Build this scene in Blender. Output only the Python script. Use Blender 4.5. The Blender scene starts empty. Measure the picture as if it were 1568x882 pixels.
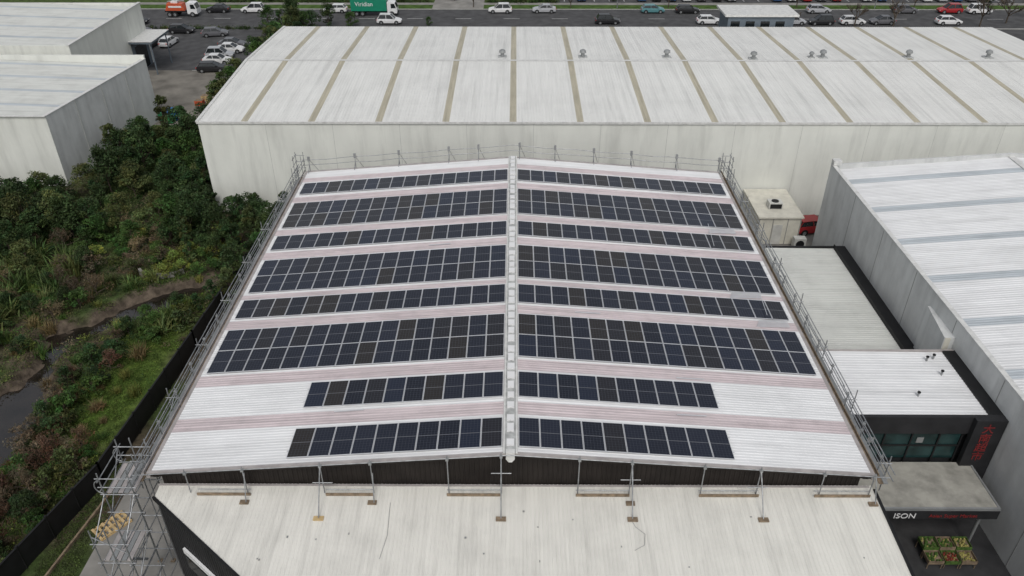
import bpy, math, random
import numpy as np
from mathutils import Vector, noise
R=random.Random(7)
scene=bpy.context.scene
COL=scene.collection
# ------------------------------------------------------------ materials
def M(name,col,rough=.6,metal=0,var=.12,scale=1.5,stretch=(1,1,1),bump=0,bscale=20,spec=.5,col2=None,stain=0,stainscale=.3,attr=False,objrand=0,trans=0,streak=None):
    m=bpy.data.materials.new(name); m.use_nodes=True
    nt=m.node_tree; N=nt.nodes; L=nt.links
    b=N['Principled BSDF']; b.inputs['Roughness'].default_value=rough; b.inputs['Metallic'].default_value=metal
    b.inputs['Specular IOR Level'].default_value=spec
    geo=N.new('ShaderNodeNewGeometry'); mp=N.new('ShaderNodeMapping'); mp.inputs['Scale'].default_value=stretch
    L.new(geo.outputs['Position'],mp.inputs['Vector'])
    n=N.new('ShaderNodeTexNoise'); n.inputs['Scale'].default_value=scale; n.inputs['Detail'].default_value=6
    L.new(mp.outputs[0],n.inputs['Vector'])
    mix=N.new('ShaderNodeMix'); mix.data_type='RGBA'
    c=Vector(col[:3]); 
    lo=c*(1-var*1.6); hi=c*(1+var*.6)
    if col2: lo=Vector(col2)
    rm=N.new('ShaderNodeMapRange'); rm.inputs['From Min'].default_value=.32; rm.inputs['From Max'].default_value=.68
    L.new(n.outputs['Fac'],rm.inputs['Value']); L.new(rm.outputs[0],mix.inputs['Factor'])
    mix.inputs['A'].default_value=(*lo,1); mix.inputs['B'].default_value=(*hi,1)
    out=mix.outputs['Result']
    if attr:
        a=N.new('ShaderNodeAttribute'); a.attribute_name='Col'
        mm=N.new('ShaderNodeMix'); mm.data_type='RGBA'; mm.blend_type='MULTIPLY'; mm.inputs['Factor'].default_value=1
        L.new(out,mm.inputs['A']); L.new(a.outputs['Color'],mm.inputs['B']); out=mm.outputs['Result']
    def mulnoise(out,vec,sc,amt,f0,f1):
        n2=N.new('ShaderNodeTexNoise'); n2.inputs['Scale'].default_value=sc; n2.inputs['Detail'].default_value=8; n2.inputs['Roughness'].default_value=.65
        L.new(vec,n2.inputs['Vector'])
        r2=N.new('ShaderNodeMapRange'); r2.inputs['From Min'].default_value=f0; r2.inputs['From Max'].default_value=f1
        r2.inputs['To Min'].default_value=1; r2.inputs['To Max'].default_value=1-amt
        L.new(n2.outputs['Fac'],r2.inputs['Value'])
        mm=N.new('ShaderNodeMix'); mm.data_type='RGBA'; mm.blend_type='MULTIPLY'; mm.inputs['Factor'].default_value=1
        L.new(out,mm.inputs['A']); L.new(r2.outputs[0],mm.inputs['B']); return mm.outputs['Result']
    if stain>0: out=mulnoise(out,geo.outputs['Position'],stainscale,stain,.45,.72)
    if streak:
        mp2=N.new('ShaderNodeMapping'); mp2.inputs['Scale'].default_value=streak; L.new(geo.outputs['Position'],mp2.inputs['Vector'])
        out=mulnoise(out,mp2.outputs[0],1.0,.2,.50,.75)
    if objrand>0:
        oi=N.new('ShaderNodeObjectInfo'); hs=N.new('ShaderNodeHueSaturation')
        r3=N.new('ShaderNodeMapRange'); r3.inputs['To Min'].default_value=1-objrand; r3.inputs['To Max'].default_value=1+objrand
        L.new(oi.outputs['Random'],r3.inputs['Value']); L.new(r3.outputs[0],hs.inputs['Value'])
        r4=N.new('ShaderNodeMapRange'); r4.inputs['To Min'].default_value=.49; r4.inputs['To Max'].default_value=.52
        mu=N.new('ShaderNodeMath'); mu.operation='MULTIPLY'; mu.inputs[1].default_value=7.3
        fr=N.new('ShaderNodeMath'); fr.operation='FRACT'
        L.new(oi.outputs['Random'],mu.inputs[0]); L.new(mu.outputs[0],fr.inputs[0]); L.new(fr.outputs[0],r4.inputs['Value']); L.new(r4.outputs[0],hs.inputs['Hue'])
        L.new(out,hs.inputs['Color']); out=hs.outputs[0]
    L.new(out,b.inputs['Base Color'])
    if bump>0:
        n3=N.new('ShaderNodeTexNoise'); n3.inputs['Scale'].default_value=bscale; n3.inputs['Detail'].default_value=5
        L.new(mp.outputs[0],n3.inputs['Vector'])
        bp=N.new('ShaderNodeBump'); bp.inputs['Strength'].default_value=1; bp.inputs['Distance'].default_value=bump
        L.new(n3.outputs['Fac'],bp.inputs['Height']); L.new(bp.outputs[0],b.inputs['Normal'])
    if trans>0:
        tr=N.new('ShaderNodeBsdfTranslucent'); L.new(out,tr.inputs['Color']); ms=N.new('ShaderNodeMixShader'); ms.inputs[0].default_value=trans
        L.new(b.outputs[0],ms.inputs[1]); L.new(tr.outputs[0],ms.inputs[2]); L.new(ms.outputs[0],N['Material Output'].inputs['Surface'])
    return m
m_roofw=M('white_roof_steel',(.73,.735,.74),.5,var=.05,scale=.8,stretch=(.15,3,1),stain=.10,stainscale=.4,spec=.35,streak=(.12,2.2,.12))
m_roofy=M('white_roof_steel_long',(.715,.715,.69),.55,var=.04,scale=.8,stretch=(3,.12,1),stain=.10,stainscale=.2,spec=.3,streak=(1.6,.06,.1))
m_roofg=M('cream_roof_steel',(.72,.705,.65),.55,var=.04,scale=.8,stretch=(4,.3,1),stain=.13,stainscale=.45,spec=.3,streak=(2.2,.15,.1))
m_roofd=M('grey_roof_steel',(.60,.61,.58),.55,var=.05,scale=.8,stretch=(.2,3,1),stain=.14,stainscale=.5,spec=.3,streak=(.12,2.2,.12))
m_pink=M('skylight_pink',(.57,.495,.505),.5,var=.14,scale=1.2,stretch=(.15,4,1),stain=.15,stainscale=1.2)
m_tan=M('skylight_tan',(.45,.415,.32),.55,var=.12,scale=1.2,stretch=(3,.2,1),stain=.12,spec=.3)
m_blue=M('skylight_bluegrey',(.46,.50,.53),.5,var=.12,scale=1.2,stretch=(.2,3,1),stain=.15)
m_wallw=M('white_precast',(.72,.73,.68),.7,var=.04,scale=.7,stretch=(1,1,.25),stain=.07,stainscale=.3,streak=(.8,.8,.1))
m_conc=M('precast_concrete',(.62,.63,.62),.8,var=.08,scale=.8,stretch=(1,1,.3),stain=.14,stainscale=.5,bump=.01,streak=(1.2,1.2,.15))
m_cream=M('cream_panel',(.62,.60,.52),.6,var=.08,scale=1,stain=.15,stainscale=1.5)
m_char=M('charcoal_cladding',(.025,.025,.027),.55,var=.2,scale=1,spec=.3)
m_brown=M('brown_black_cladding',(.022,.018,.016),.6,var=.2,scale=1,spec=.2)
m_black=M('black_steel',(.013,.013,.014),.55,var=.2,spec=.3)
m_seam=M('panel_joint',(.28,.28,.27),.8,var=.1)
m_seamw=M('panel_joint_light',(.50,.51,.48),.8,var=.1)
m_flash=M('flashing_beige',(.40,.37,.36),.5,var=.15,stain=.15,stainscale=1)
m_ridge=M('ridge_cap',(.66,.66,.64),.5,var=.08,scale=3,stain=.2,stainscale=2)
m_ridgeg=M('ridge_vent_grey',(.47,.48,.47),.5,var=.2,scale=3,stain=.3,stainscale=2)
m_galv=M('galvanised_tube',(.33,.34,.35),.45,.5,var=.25,scale=4)
m_wood=M('scaffold_plank',(.24,.18,.12),.8,var=.3,scale=4)
m_woody=M('new_timber',(.55,.40,.20),.8,var=.2,scale=4)
m_alu=M('aluminium_frame',(.62,.63,.65),.45,.25,var=.05)
m_asph=M('asphalt',(.085,.085,.087),.9,var=.18,scale=.6,stain=.2,stainscale=.25,bump=.01,spec=.2)
m_asphd=M('asphalt_dark',(.055,.055,.057),.85,var=.2,scale=.8,stain=.2,stainscale=.25,bump=.01,spec=.2)
m_cyard=M('concrete_paving',(.27,.26,.24),.85,var=.15,scale=.5,stain=.25,stainscale=.4,bump=.005,spec=.2)
m_yard=M('concrete_yard',(.22,.205,.18),.85,var=.2,scale=.4,stain=.3,stainscale=.3,spec=.2)
m_kerb=M('kerb_concrete',(.36,.36,.34),.85,var=.1)
m_paint=M('road_paint',(.7,.7,.68),.7,var=.15,scale=3)
m_ground=M('ground_soil_grass',(1,1,1),.95,var=.35,scale=1.6,attr=True,bump=.08,bscale=5,stain=.35,stainscale=.9,spec=.15)
m_leaf=M('foliage',(1,1,1),.6,var=.25,scale=.8,attr=True,objrand=.35,spec=.22,trans=.2)
m_leafm=M('foliage_mass',(1,1,1),.7,var=.35,scale=.5,attr=True,spec=.2,trans=.2)
m_bark=M('bark',(.09,.07,.05),.9,var=.3,scale=6,bump=.01)
m_glass=M('dark_glass',(.012,.016,.018),.08,var=.1)
m_teal=M('shopfront_glass',(.018,.045,.045),.08,var=.4,scale=.8,spec=.35)
m_tyre=M('tyre',(.015,.015,.015),.8,var=.1)
m_red=M('red_paint',(.5,.03,.03),.4,var=.05)
m_dred=M('faded_red_lettering',(.24,.02,.02),.6,var=.15,scale=5)
m_ac=M('ac_casing',(.55,.55,.52),.5,var=.1)
m_vent=M('vent_steel',(.30,.31,.31),.45,.3,var=.1)
m_green=M('green_vinyl',(.01,.22,.13),.4,var=.05)
m_white=M('white_paint',(.75,.75,.75),.35,var=.04)
m_orange=M('orange_paint',(.55,.10,.04),.4,var=.1)
m_water=M('stream_water',(.020,.016,.013),.025,var=.3,scale=.7,bump=.003,bscale=1.5,spec=1.0)
def panel_mat():
    m=bpy.data.materials.new('solar_cell_glass'); m.use_nodes=True; nt=m.node_tree; N=nt.nodes; L=nt.links
    b=N['Principled BSDF']; b.inputs['Roughness'].default_value=.12; b.inputs['Specular IOR Level'].default_value=.42
    a=N.new('ShaderNodeAttribute'); a.attribute_name='Col'
    uv=N.new('ShaderNodeUVMap'); sx=N.new('ShaderNodeSeparateXYZ'); L.new(uv.outputs[0],sx.inputs[0])
    def line(src,n,w):
        mu=N.new('ShaderNodeMath'); mu.operation='MULTIPLY'; mu.inputs[1].default_value=n; L.new(src,mu.inputs[0])
        fr=N.new('ShaderNodeMath'); fr.operation='FRACT'; L.new(mu.outputs[0],fr.inputs[0])
        s=N.new('ShaderNodeMath'); s.operation='SUBTRACT'; s.inputs[1].default_value=.5; L.new(fr.outputs[0],s.inputs[0])
        ab=N.new('ShaderNodeMath'); ab.operation='ABSOLUTE'; L.new(s.outputs[0],ab.inputs[0])
        g=N.new('ShaderNodeMath'); g.operation='GREATER_THAN'; g.inputs[1].default_value=.5-w; L.new(ab.outputs[0],g.inputs[0]); return g.outputs[0]
    l1=line(sx.outputs[0],6,.03); l2=line(sx.outputs[1],12,.03)
    mx=N.new('ShaderNodeMath'); mx.operation='MAXIMUM'; L.new(l1,mx.inputs[0]); L.new(l2,mx.inputs[1])
    s=N.new('ShaderNodeMath'); s.operation='SUBTRACT'; s.inputs[1].default_value=.5; L.new(sx.outputs[1],s.inputs[0])
    ab=N.new('ShaderNodeMath'); ab.operation='ABSOLUTE'; L.new(s.outputs[0],ab.inputs[0])
    g=N.new('ShaderNodeMath'); g.operation='LESS_THAN'; g.inputs[1].default_value=.009; L.new(ab.outputs[0],g.inputs[0])
    m1=N.new('ShaderNodeMix'); m1.data_type='RGBA'; L.new(mx.outputs[0],m1.inputs['Factor']); L.new(a.outputs['Color'],m1.inputs['A']); m1.inputs['B'].default_value=(.06,.065,.08,1)
    m2=N.new('ShaderNodeMix'); m2.data_type='RGBA'; L.new(g.outputs[0],m2.inputs['Factor']); L.new(m1.outputs['Result'],m2.inputs['A']); m2.inputs['B'].default_value=(.15,.155,.17,1)
    L.new(m2.outputs['Result'],b.inputs['Base Color'])
    return m
m_panel=panel_mat()
# ------------------------------------------------------------ mesh builder
class MB:
    def __init__(s): s.v=[];s.f=[];s.m=[];s.mats=[]
    def mi(s,m):
        if m not in s.mats: s.mats.append(m)
        return s.mats.index(m)
    def poly(s,pts,mat):
        i=len(s.v); s.v+= [tuple(p) for p in pts]; s.f.append(tuple(range(i,i+len(pts)))); s.m.append(s.mi(mat))
    def box(s,x0,x1,y0,y1,z0,z1,mat):
        i=len(s.v); s.v+=[(x0,y0,z0),(x1,y0,z0),(x1,y1,z0),(x0,y1,z0),(x0,y0,z1),(x1,y0,z1),(x1,y1,z1),(x0,y1,z1)]
        for f in ((0,3,2,1),(4,5,6,7),(0,1,5,4),(1,2,6,5),(2,3,7,6),(3,0,4,7)):
            s.f.append(tuple(i+k for k in f)); s.m.append(s.mi(mat))
    def beam(s,p,q,r,mat,n=6,r2=None):
        p=Vector(p);q=Vector(q);d=(q-p)
        if d.length<1e-6:return
        d.normalize(); a=d.orthogonal().normalized(); b=d.cross(a); r2=r if r2 is None else r2
        i=len(s.v)
        for k in range(n):
            t=2*math.pi*k/n; o=a*math.cos(t)+b*math.sin(t)
            s.v.append(tuple(p+o*r)); s.v.append(tuple(q+o*r2))
        for k in range(n):
            k2=(k+1)%n; s.f.append((i+2*k,i+2*k2,i+2*k2+1,i+2*k+1)); s.m.append(s.mi(mat))
        s.f.append(tuple(i+2*k for k in range(n))[::-1]); s.m.append(s.mi(mat))
        s.f.append(tuple(i+2*k+1 for k in range(n))); s.m.append(s.mi(mat))
    def bar(s,p,q,w,h,mat):
        p=Vector(p);q=Vector(q);d=(q-p).normalized(); up=Vector((0,0,1)); 
        sd=d.cross(up).normalized(); up=sd.cross(d)
        i=len(s.v)
        for c in (p,q):
            for a,b in ((-1,-1),(1,-1),(1,1),(-1,1)): s.v.append(tuple(c+sd*a*w/2+up*b*h/2))
        for f in ((0,1,2,3),(7,6,5,4),(0,4,5,1),(1,5,6,2),(2,6,7,3),(3,7,4,0)):
            s.f.append(tuple(i+k for k in f)); s.m.append(s.mi(mat))
    def prism(s,pts,z0,z1,mat):
        n=len(pts); i=len(s.v)
        s.v+=[(x,y,z0) for x,y in pts]+[(x,y,z1) for x,y in pts]
        s.f.append(tuple(range(i,i+n))[::-1]); s.f.append(tuple(range(i+n,i+2*n))); s.m+=[s.mi(mat)]*2
        for k in range(n):
            k2=(k+1)%n; s.f.append((i+k,i+k2,i+n+k2,i+n+k)); s.m.append(s.mi(mat))
    def prismY(s,pts,y0,y1,mat):
        n=len(pts); i=len(s.v)
        s.v+=[(x,y0,z) for x,z in pts]+[(x,y1,z) for x,z in pts]
        s.f.append(tuple(range(i,i+n))); s.f.append(tuple(range(i+n,i+2*n))[::-1]); s.m+=[s.mi(mat)]*2
        for k in range(n):
            k2=(k+1)%n; s.f.append((i+k2,i+k,i+n+k,i+n+k2)); s.m.append(s.mi(mat))
    def rib(s,pt,v0,v1,period,h,ur,mat,flat=.62):
        prof=[]; v=v0
        while v<v1-1e-6:
            for a,hh in ((0,0),(flat,0),(flat+.1,h),(.9,h)):
                vv=v+a*period
                if vv<v1: prof.append((vv,hh))
            v+=period
        prof.append((v1,0)); i=len(s.v)
        for vv,hh in prof:
            a,b=ur(vv); s.v.append(tuple(pt(a,vv,hh))); s.v.append(tuple(pt(b,vv,hh)))
        for k in range(len(prof)-1):
            s.f.append((i+2*k,i+2*k+1,i+2*k+3,i+2*k+2)); s.m.append(s.mi(mat))
    def obj(s,name,parent=None,loc=(0,0,0),rz=0,smooth=False):
        me=bpy.data.meshes.new(name); me.from_pydata(s.v,[],s.f)
        for m in s.mats: me.materials.append(m)
        me.polygons.foreach_set('material_index',s.m)
        if smooth: me.polygons.foreach_set('use_smooth',[True]*len(s.f))
        me.update(); o=bpy.data.objects.new(name,me); COL.objects.link(o); o.location=loc; o.rotation_euler=(0,0,rz)
        if parent: o.parent=parent
        return o
def empty(name,loc=(0,0,0),rz=0):
    e=bpy.data.objects.new(name,None); COL.objects.link(e); e.location=loc; e.rotation_euler=(0,0,rz); e.empty_display_size=.5; return e
def text(body,size,loc,rot,mat,parent,name='lettering',ext=.01):
    cu=bpy.data.curves.new(name,'FONT'); cu.body=body; cu.size=size; cu.extrude=ext; cu.materials.append(mat)
    o=bpy.data.objects.new(name,cu); COL.objects.link(o); o.location=loc; o.rotation_euler=rot; o.parent=parent; return o
# ------------------------------------------------------------ terrain
STREAM=[(-27.5,58.5,.7),(-30.2,56.9,1.3),(-32.6,54.6,1.3),(-34.4,52.4,.8),(-36.8,51.4,.75),(-36.3,48.6,.4),(-36.1,46.2,.6),(-36.2,43.8,1.6),(-36.2,40.8,2.6),(-37,37.8,3.2),(-42,34,4),(-52,31,5),(-66,26,5)]
def sdm(x,y):
    best=99
    for (x0,y0,w0),(x1,y1,w1) in zip(STREAM,STREAM[1:]):
        dx,dy=x1-x0,y1-y0; t=max(0,min(1,((x-x0)*dx+(y-y0)*dy)/(dx*dx+dy*dy)))
        best=min(best,math.hypot(x-x0-t*dx,y-y0-t*dy)-(w0+(w1-w0)*t))
    return best
def sm(a,b,x):
    t=max(0,min(1,(x-a)/(b-a))); return t*t*(3-2*t)
def gh(x,y):
    if y>76 or y<0 or x<-85: return 0
    w=sm(-26.2,-29,x)
    n=noise.noise(Vector((x*.25,y*.25,0)))*.25+noise.noise(Vector((x*.9,y*.9,3)))*.1
    d=sdm(x,y)+.8*noise.noise(Vector((x*.7,y*.7,9)))+.35*noise.noise(Vector((x*1.9,y*1.9,4)))
    e=sm(76,70,y)*sm(-85,-78,x)*sm(0,6,y)
    k=e*sm(-26,-28.5,x)
    bank=sm(1.0,-.5,d)
    return (n+.1)*w*e*(1-bank)-1.0*bank*k
def axis(dense0,dense1,step,coarse):
    l=list(coarse[0]); v=dense0
    while v<=dense1: l.append(v); v+=step
    return l+list(coarse[1])
xs=axis(-80,-24,.35,([-900,-400,-200,-120,-95,-87],[-20,0,30,60,120,300,900]))
ys=axis(2,78,.35,([-300,-100,-20],[85,100,130,170,250,500,1500]))
verts=[];cols=[]
def lerp(a,b,t): return tuple(a[i]+(b[i]-a[i])*t for i in range(3))
for y in ys:
    for x in xs:
        inn=(-80<=x<=-24 and 2<=y<=78)
        z=gh(x,y) if inn else 0
        verts.append((x,y,z))
        if inn:
            n=noise.noise(Vector((x*.13,y*.13,5)))+.5*noise.noise(Vector((x*.5,y*.5,7)))
            c=lerp((.095,.077,.053),(.058,.088,.027),sm(-.3,.3,n))
            g=sm(3.0,1.0,abs(x+28.6))*sm(35,40,y)*sm(58,50,y); c=lerp(c,(.10,.165,.027),g*.8)
            d=sdm(x,y)+.6*noise.noise(Vector((x*.6,y*.6,2))); c=lerp(c,(.12,.095,.072),sm(1.4,.5,d))
        else: c=(.075,.115,.03)
        cols.append((*c,1))
nx=len(xs); faces=[(j*nx+i,j*nx+i+1,(j+1)*nx+i+1,(j+1)*nx+i) for j in range(len(ys)-1) for i in range(nx-1)]
me=bpy.data.meshes.new('ground'); me.from_pydata(verts,[],faces); me.materials.append(m_ground)
ca=me.color_attributes.new('Col','FLOAT_COLOR','POINT'); ca.data.foreach_set('color',[c for cc in cols for c in cc])
me.polygons.foreach_set('use_smooth',[True]*len(faces)); g=bpy.data.objects.new('ground',me); COL.objects.link(g)
b=MB(); b.poly([(-80,5,-.6),(-26.6,5,-.6),(-26.6,61,-.6),(-80,61,-.6)],m_water); b.obj('stream_water')
def sheet(name,pts,z,mat):
    b=MB(); b.poly([(x,y,z) for x,y in pts],mat); return b.obj(name)
def rect(x0,x1,y0,y1): return [(x0,y0),(x1,y0),(x1,y1),(x0,y1)]
sheet('concrete_path',[(-24.6,5),(-17,5),(-17,66),(-22,66),(-23.6,49),(-24.4,36)],.004,m_cyard)
sheet('asphalt_forecourt',rect(17,29,-10,64),.005,m_asphd)
sheet('concrete_service_yard',rect(-22,64,64.01,72),.004,m_cyard)
sheet('concrete_yard',rect(-57,-36,96.5,119),.004,m_yard)
sheet('asphalt_car_park',rect(-95,-31,119.01,143),.004,m_asph)
sheet('asphalt_apron',rect(-30.9,130,106,143),.003,m_asph)
sheet('road',rect(-300,300,143.01,156.5),.006,m_asph)
b=MB(); b.box(-300,300,156.52,156.7,-.1,.12,m_kerb); b.box(60,300,142.8,143,-.1,.12,m_kerb);b.obj('kerb')
sheet('grass_verge',rect(-300,300,156.72,160),.06,M('verge_grass',(.07,.12,.03),.95,var=.3,scale=.8,bump=.03,bscale=8,spec=.1))
sheet('footpath',rect(-300,300,160.01,161.8),.065,m_cyard)
sheet('driveway_concrete',rect(-16,-6,156.7,200),.075,m_cyard)
sheet('asphalt_far_car_park',rect(8,200,161.9,200),.05,m_asph)
b=MB()
x=-200
while x<200: b.box(x,x+3,149.7,149.82,.007,.0105,m_paint); x+=9
for xx in range(-92,-60,3): b.box(xx,xx+.1,128,133,.005,.0085,m_paint)
for xx in range(10,190,3): b.box(xx,xx+.1,163,168,.051,.0545,m_paint)
for yy in range(118,136,3): b.box(-49.5,-44.3,yy+1,yy+1.1,.0052,.0087,m_paint)
b.obj('road_markings')
# ------------------------------------------------------------ main building
def rz(x): return 10-1.42*abs(x)/18.1
main=empty('solar_roofed_warehouse')
Y0,Y1=27.95,63.6
gaps=[31.25,34.9,40.45,43.65,49.05,52.55,58.1,61.9]
gw=[1.0,.95,.9,.5,.95,.85,.95,.8]
segs=[];y=Y0
for gc,w in zip(gaps,gw):
    segs.append((y,gc-w/2,m_roofw)); segs.append((gc-w/2,gc+w/2,m_pink)); y=gc+w/2
segs.append((y,Y1,m_roofw))
b=MB()
for s in (-1,1):
    for a,c,mt in segs:
        b.rib(lambda u,v,h:(s*u,v,rz(u)+h),a,c,.2,.022,lambda v:(0,18.15),mt)
b.obj('roof_sheeting',main)
b=MB()
b.prismY([(-17.8,0),(17.8,0),(17.8,rz(17.8)-.12),(0,9.88),(-17.8,rz(17.8)-.12)],28.15,63.4,m_brown)
b.rib(lambda u,v,h:(v,28.14-h,u),-17.8,17.8,.25,.035,lambda v:(0,rz(v)-.13),m_brown)
b.obj('walls',main)
b=MB()
for s in (-1,1):
    for yy,mt in ((27.87,m_flash),(63.67,m_flash)):
        b.bar((0,yy,rz(0)+.0),(s*18.3,yy,rz(18.3)+.0),.17,.13,mt)
    b.bar((0,27.93,rz(0)-.18),(s*18.2,27.93,rz(18.2)-.18),.1,.2,m_brown)
    b.box(min(s*18.17,s*18.38),max(s*18.17,s*18.38),27.8,63.7,8.3,8.54,m_flash)
    b.box(min(s*17.85,s*18.15),max(s*17.85,s*18.15),28.0,63.5,8.15,8.45,m_char)
b.obj('flashings',main)
b=MB()
for s in (-1,1):
    b.poly([(0,27.8,10.12),(s*.36,27.8,10.06),(s*.36,63.75,10.06),(0,63.75,10.12)],m_ridgeg)
    b.poly([(s*.36,27.8,10.06),(s*.38,27.8,9.97),(s*.38,63.75,9.97),(s*.36,63.75,10.06)],m_ridge)
    b.box(min(s*.27,s*.36),max(s*.27,s*.36),27.8,63.75,10.06,10.12,m_ridge)
y=28.3
while y<63.4: 
    w_=R.uniform(.17,.23); b.box(-w_,w_,y,y+R.uniform(.4,.6),10.09,10.19,m_white); y+=R.choice([.8,.8,1.0])
b.box(-.22,.22,27.72,28.0,9.75,10.2,m_ridge)
b.prismY([(-.22,9.75),(.22,9.75),(.08,9.55),(-.08,9.55)],27.72,27.85,m_ridge)
b.obj('ridge_cap',main)
# solar array
rows=[(28.3,1,10),(32.05,1,10),(35.55,2,16),(41.05,1,16),(44.05,2,16),(49.75,1,16),(53.1,2,16),(58.95,1,16)]
PW,PL=1.09,2.12
V=[];F=[];MI=[];CC=[];UV=[]
def addq(pts,mi,c,uv=((0,0),(1,0),(1,1),(0,1))):
    i=len(V); V.extend(pts); F.append((i,i+1,i+2,i+3)); MI.append(mi); CC.extend([c]*4); UV.extend(uv)
RP=random.Random(3)
for y0,nr,nc in rows:
    for r in range(nr):
        for s in (-1,1):
            for k in range(nc):
                xa=.42+k*PW; xb=xa+PW-.024; ya=y0+r*PL; yb=ya+PL-.022
                u=RP.random()
                if u<.12: c=(.022,.019,.017,1)
                elif u<.30: c=(.016,.016,.020,1)
                elif u<.42: c=(.012,.017,.033,1)
                else: 
                    q=RP.uniform(.75,1.25); c=(.012*q,.015*q,.026*q,1)
                tilt=RP.uniform(-.006,.006)
                def P(x,y,h): return (s*x,y,rz(x)+.12+h+tilt*(x-xa))
                fr=.026
                if s==-1: order=lambda a:a[::-1]
                else: order=lambda a:a
                addq(order([P(xa+fr,ya+fr,.0),P(xb-fr,ya+fr,.0),P(xb-fr,yb-fr,.0),P(xa+fr,yb-fr,.0)]),0,c,order([(0,0),(1,0),(1,1),(0,1)]))
                for (a1,a2,b1,b2) in ((xa,xb,ya,ya+fr),(xa,xb,yb-fr,yb),(xa,xa+fr,ya+fr,yb-fr),(xb-fr,xb,ya+fr,yb-fr)):
                    addq(order([P(a1,b1,.004),P(a2,b1,.004),P(a2,b2,.004),P(a1,b2,.004)]),1,c)
                for (p,q) in (((xa,ya),(xb,ya)),((xb,ya),(xb,yb)),((xb,yb),(xa,yb)),((xa,yb),(xa,ya))):
                    addq([P(p[0],p[1],-.036),P(q[0],q[1],-.036),P(q[0],q[1],.004),P(p[0],p[1],.004)],1,c)
me=bpy.data.meshes.new('solar_panel_array'); me.from_pydata(V,[],F); me.materials.append(m_panel); me.materials.append(m_alu)
me.polygons.foreach_set('material_index',MI)
ca=me.color_attributes.new('Col','FLOAT_COLOR','POINT'); ca.data.foreach_set('color',[c for cc in CC for c in cc])
ul=me.uv_layers.new(name='UVMap'); ul.data.foreach_set('uv',[c for cc in UV for c in cc])
o=bpy.data.objects.new('solar_panel_array',me); COL.objects.link(o)
b=MB()
for y0,nr,nc in rows:
    for s in (-1,1):
        for r in range(nr):
            for fy in (.25,.75):
                yy=y0+r*PL+fy*PL; xe=.42+nc*PW+.08
                b.bar((s*.4,yy,rz(.4)+.06),(s*xe,yy,rz(xe)+.06),.04,.04,m_alu)
for (cx,cy) in ((15.6,43.65),(16.6,40.5),(16.0,52.5)):
    for k in range(7): b.bar((cx-1.1+.05*k,cy-.33+k*.11,rz(cx)+.17),(cx+1.0,cy-.33+k*.11,rz(cx+1)+.2),.035,.035,m_alu)
for (cx,cy) in ((14.8,51.0),(16.4,42.4)):
    b.bar((cx,cy-1.2,rz(cx)+.3),(cx+.25,cy+2.2,rz(cx)+.3),.03,.03,m_alu)
for (cx,cy) in ((8.9,31.4),(9.4,34.5),(-9.5,31.6),(4,40.4),(-6,49)):
    b.bar((cx,cy,rz(cx)+.09),(cx+1.6,cy+.03,rz(cx+1.6)+.09),.05,.04,m_alu)
b.obj('mounting_rails',o)
# ------------------------------------------------------------ front roof annex
ann=empty('front_annex_building')
def gz(y): return 7.56-.068*(27.5-y)
def yend(x): return max(12,27.2-(x+18.0)*.80) if x<1 else 12
b=MB(); b.rib(lambda u,v,h:(v,u,gz(u)+h),-17.95,18.45,.2,.014,lambda v:(28.08,yend(v)),m_roofg); b.obj('roof_sheeting',ann)
b=MB()
b.prism([(-17.6,28.0),(-17.6,27.0),(.9,12.2),(18.2,12.2),(18.2,28.0)],0,6.4,m_char)
b.poly([(-17.6,27.0,6.4),(.9,12.2,6.4),(.9,12.2,gz(12.2)-.05),(-17.6,27.0,gz(27)-.05)],m_char)
b.poly([(18.2,12.2,6.4),(18.2,27.8,6.4),(18.2,27.8,7.5),(18.2,12.2,6.45)],m_char)
p0=Vector((-17.68,26.98,0)); p1=Vector((.8,12.1,0)); dd=(p1-p0); Ld=dd.length; dd.normalize(); nn=Vector((-dd.y,dd.x,0))*-1
if nn.x>0: nn=-nn
b.rib(lambda u,v,h:tuple(p0+dd*v+nn*(h+.02)+Vector((0,0,u))),0,Ld,.25,.03,lambda v:(.1,gz((p0+dd*v).y)-.06),m_char)
b.obj('walls',ann)
b=MB()
b.bar((-18.0,27.2,gz(27.2)-.03),(1,12,gz(12)-.03),.12,.2,m_black)
b.bar((18.5,27.8,gz(27.8)),(18.5,12,gz(12)),.14,.16,m_black)
q0=p0+dd*1.6+nn*.12; q1=p0+dd*4.9+nn*.12
b.bar((q0.x,q0.y,5.15),(q1.x,q1.y,5.15),.12,.34,m_white)
b.bar((q0.x,q0.y,4.3),(q1.x,q1.y,4.3),.08,.9,m_glass)
b.bar((-18,27.98,gz(27.98)+.03),(18.3,27.98,gz(27.98)+.03),.12,.04,m_flash)
b.obj('trim',ann)
b=MB()
for k in range(16):
    xx=R.uniform(-14,18); yy=R.uniform(max(yend(xx)+.5,22),27)
    b.box(xx,xx+R.uniform(.04,.1),yy,yy+R.uniform(.04,.12),gz(yy)+.02,gz(yy)+.045,R.choice([m_vent,m_seam]))
def cable(pts):
    for p,q in zip(pts,pts[1:]): b.beam((p[0],p[1],gz(p[1])+.03),(q[0],q[1],gz(q[1])+.03),.012,m_vent,5)
cable([(5.9,26),(6.1,25.5),(6.5,25.1),(6.4,24.5),(5.9,24.2)]); cable([(-6.0,26.9),(-5.9,25),(-6.1,23.7)])
b.obj('roof_debris',ann)
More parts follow.
